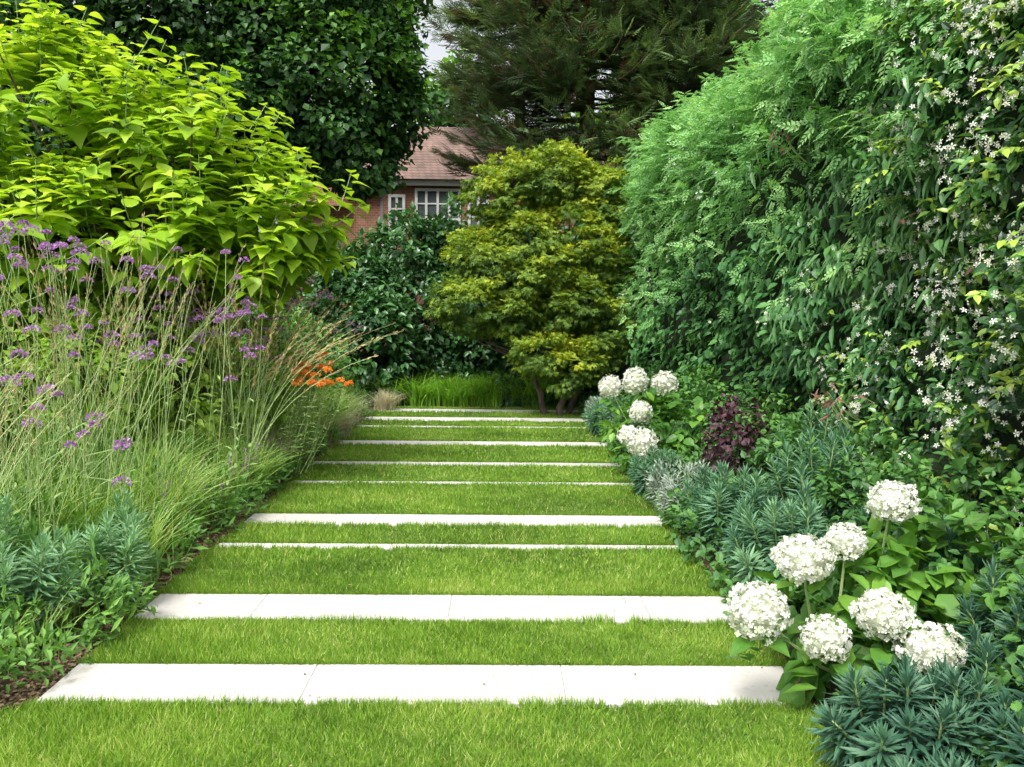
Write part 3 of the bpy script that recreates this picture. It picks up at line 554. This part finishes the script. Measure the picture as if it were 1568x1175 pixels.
for y in np.arange(2.2,12.3,.4):
    LB+= [(1.75+U(-.1,.1),y,.12,.35,.28,U(.18,.3)),(2.15,y,.25,.35,.3,U(.4,.7))]
    if y>3.5: LB.append((1.45,y,.08,.22,.2,U(.1,.24))); LB.append((1.32,y+.2,.04,.12,.16,U(.06,.14)))
crown(mb,LB,2600,14,T_OV,.055,.1,0,.2,.8,.7,.6,.8,.7,85,.45,asp=1.2,nf=1.6,amp=.3); mb.build('geranium_groundcover',[M_under])
# ---------------------------------------------------------------- house
def mat_brick(name,c1,c2,mo,sc,rough=.85):
    m=bpy.data.materials.new(name); m.use_nodes=True; N=m.node_tree.nodes; L=m.node_tree.links; b=N['Principled BSDF']; g=N.new('ShaderNodeNewGeometry'); sp=N.new('ShaderNodeSeparateXYZ'); cb=N.new('ShaderNodeCombineXYZ'); ad=N.new('ShaderNodeMath')
    L.new(g.outputs['Position'],sp.inputs[0]); L.new(sp.outputs[0],ad.inputs[0]); L.new(sp.outputs[1],ad.inputs[1]); L.new(ad.outputs[0],cb.inputs[0]); L.new(sp.outputs[2],cb.inputs[1])
    t=N.new('ShaderNodeTexBrick'); t.inputs['Color1'].default_value=(*c1,1); t.inputs['Color2'].default_value=(*c2,1); t.inputs['Mortar'].default_value=(*mo,1); t.inputs['Scale'].default_value=sc; t.inputs['Mortar Size'].default_value=.025
    nz=N.new('ShaderNodeTexNoise'); nz.inputs['Scale'].default_value=1.6; nz.inputs['Detail'].default_value=5; L.new(g.outputs['Position'],nz.inputs['Vector'])
    mr=N.new('ShaderNodeMapRange'); mr.inputs[1].default_value=.3; mr.inputs[2].default_value=.7; mr.inputs[3].default_value=.65; mr.inputs[4].default_value=1.2; L.new(nz.outputs['Fac'],mr.inputs[0])
    vm=N.new('ShaderNodeVectorMath'); vm.operation='SCALE'; L.new(t.outputs[0],vm.inputs[0]); L.new(mr.outputs[0],vm.inputs['Scale'])
    L.new(cb.outputs[0],t.inputs['Vector']); L.new(vm.outputs[0],b.inputs['Base Color']); b.inputs['Roughness'].default_value=rough; return m
M_brick=mat_brick('red_brick',(.38,.15,.085),(.27,.10,.06),(.34,.28,.23),3.4); M_tile=mat_brick('roof_tile',(.25,.155,.125),(.18,.12,.10),(.08,.055,.045),2.6)
M_paint=surf_mat('white_paint',(.74,.74,.72),(.8,.8,.78),4,.5,.02); M_glass=bpy.data.materials.new('window_glass'); M_glass.use_nodes=True; bb=M_glass.node_tree.nodes['Principled BSDF']; bb.inputs['Base Color'].default_value=(.10,.12,.13,1); bb.inputs['Roughness'].default_value=.08
house=bpy.data.objects.new('brick_house',None); scene.collection.objects.link(house)
def part(name,boxes,mat):
    mb=MB()
    for b in boxes: mb.raw(*boxv(*b,bev=.005))
    mb.build(name,[mat],parent=house)
part('main_wall',[(-6.5,4,25,32,0,5.1)],M_brick); part('bay_wall',[(-3.35,-.2,23.6,24.995,0,4.98)],M_brick)
def hip(name,x0,x1,y0,y1,z0,z1,ins):
    mb=MB(); ym=(y0+y1)/2; v=[(x0,y0,z0),(x1,y0,z0),(x1,y1,z0),(x0,y1,z0),(x0+ins,ym,z1),(x1-ins,ym,z1)]; mb.raw(v,[(0,1,5,4),(2,3,4,5)]); mb.raw(v,[(1,2,5),(3,0,4),(0,3,2),(0,2,1)]); mb.build(name,[M_tile],parent=house)
hip('main_roof',-4.9,4.4,24.6,32.4,5.12,7.5,2.0); hip('lower_roof',-7,-4.5,24.7,31,4.4,5.0,1.2); hip('bay_roof',-3.6,.05,23.3,26.6,5.0,6.3,1.3)
part('eaves_fascia',[(-3.55,0,23.42,23.46,4.84,4.995),(-4.9,-3.6,24.64,24.68,4.95,5.115)],M_paint)
def window(name,x0,x1,z0,z1,y,nx,nz):
    B=[(x0,x1,y-.06,y-.003,z0,z0+.08),(x0,x1,y-.06,y-.003,z1-.08,z1),(x0,x0+.08,y-.06,y-.003,z0+.082,z1-.082),(x1-.08,x1,y-.06,y-.003,z0+.082,z1-.082)]
    for i in range(1,nx):
        x=x0+(x1-x0)*i/nx; B.append((x-.035,x+.035,y-.05,y-.003,z0+.082,z1-.082))
    for j in range(1,nz):
        z=z0+(z1-z0)*j/nz
        for i in range(nx):
            a=x0+(x1-x0)*i/nx+(.082 if i==0 else .037); b=x0+(x1-x0)*(i+1)/nx-(.082 if i==nx-1 else .037); B.append((a,b,y-.04,y-.003,z-.02,z+.02))
    part(name+'_frame',B,M_paint); part(name+'_glass',[(x0+.05,x1-.05,y-.02,y+.05,z0+.05,z1-.05)],M_glass)
window('bay_window',-2.45,-1.15,3.5,4.78,23.6,4,3); window('side_window',-3.2,-2.72,3.4,4.6,23.6,2,3); window('upper_window',-.95,-.35,3.6,4.78,23.6,2,3); window('left_window',-4.6,-3.9,1.5,2.9,25,2,3)
part('downpipe',[(-3.62,-3.54,24.9,24.98,0,4.9)],surf_mat('grey_pipe',(.2,.2,.21),(.25,.25,.26)))
# ---------------------------------------------------------------- light, sky, camera
w=bpy.data.worlds.new('World'); scene.world=w; w.use_nodes=True; N=w.node_tree.nodes; L=w.node_tree.links
sky=N.new('ShaderNodeTexSky'); sky.sky_type='NISHITA'; sky.sun_disc=False; EL,AZ=58,-150
sky.sun_elevation=math.radians(EL); sky.sun_rotation=math.radians(AZ); sky.air_density=1.0; sky.dust_density=6.0; sky.ozone_density=.5
hs=N.new('ShaderNodeHueSaturation'); hs.inputs['Saturation'].default_value=.22; hs.inputs['Value'].default_value=2.0
L.new(sky.outputs[0],hs.inputs['Color']); L.new(hs.outputs[0],N['Background'].inputs[0]); N['Background'].inputs[1].default_value=.15
ld=bpy.data.lights.new('sun','SUN'); ld.energy=2.8; ld.angle=math.radians(18); ld.color=(1,.97,.91); lo=bpy.data.objects.new('sun',ld); scene.collection.objects.link(lo)
e,a=math.radians(EL),math.radians(AZ); sd=Vector((math.sin(a)*math.cos(e),math.cos(a)*math.cos(e),math.sin(e))); lo.rotation_euler=sd.to_track_quat('Z','Y').to_euler(); lo.location=sd*50
cd=bpy.data.cameras.new('camera'); cam=bpy.data.objects.new('camera',cd); scene.collection.objects.link(cam); scene.camera=cam
cd.sensor_width=36; cd.lens=1250/1568*36; cd.clip_end=2000; cd.clip_start=.05
M=Matrix.Translation((0,0,1.6))@Matrix.Rotation(math.radians(-.87),4,'Z')@Matrix.Rotation(math.radians(90-5.69),4,'X')@Matrix.Rotation(math.radians(.6),4,'Z')
cam.matrix_world=M
print('verts',sum(len(o.data.vertices) for o in scene.objects if o.type=='MESH'))
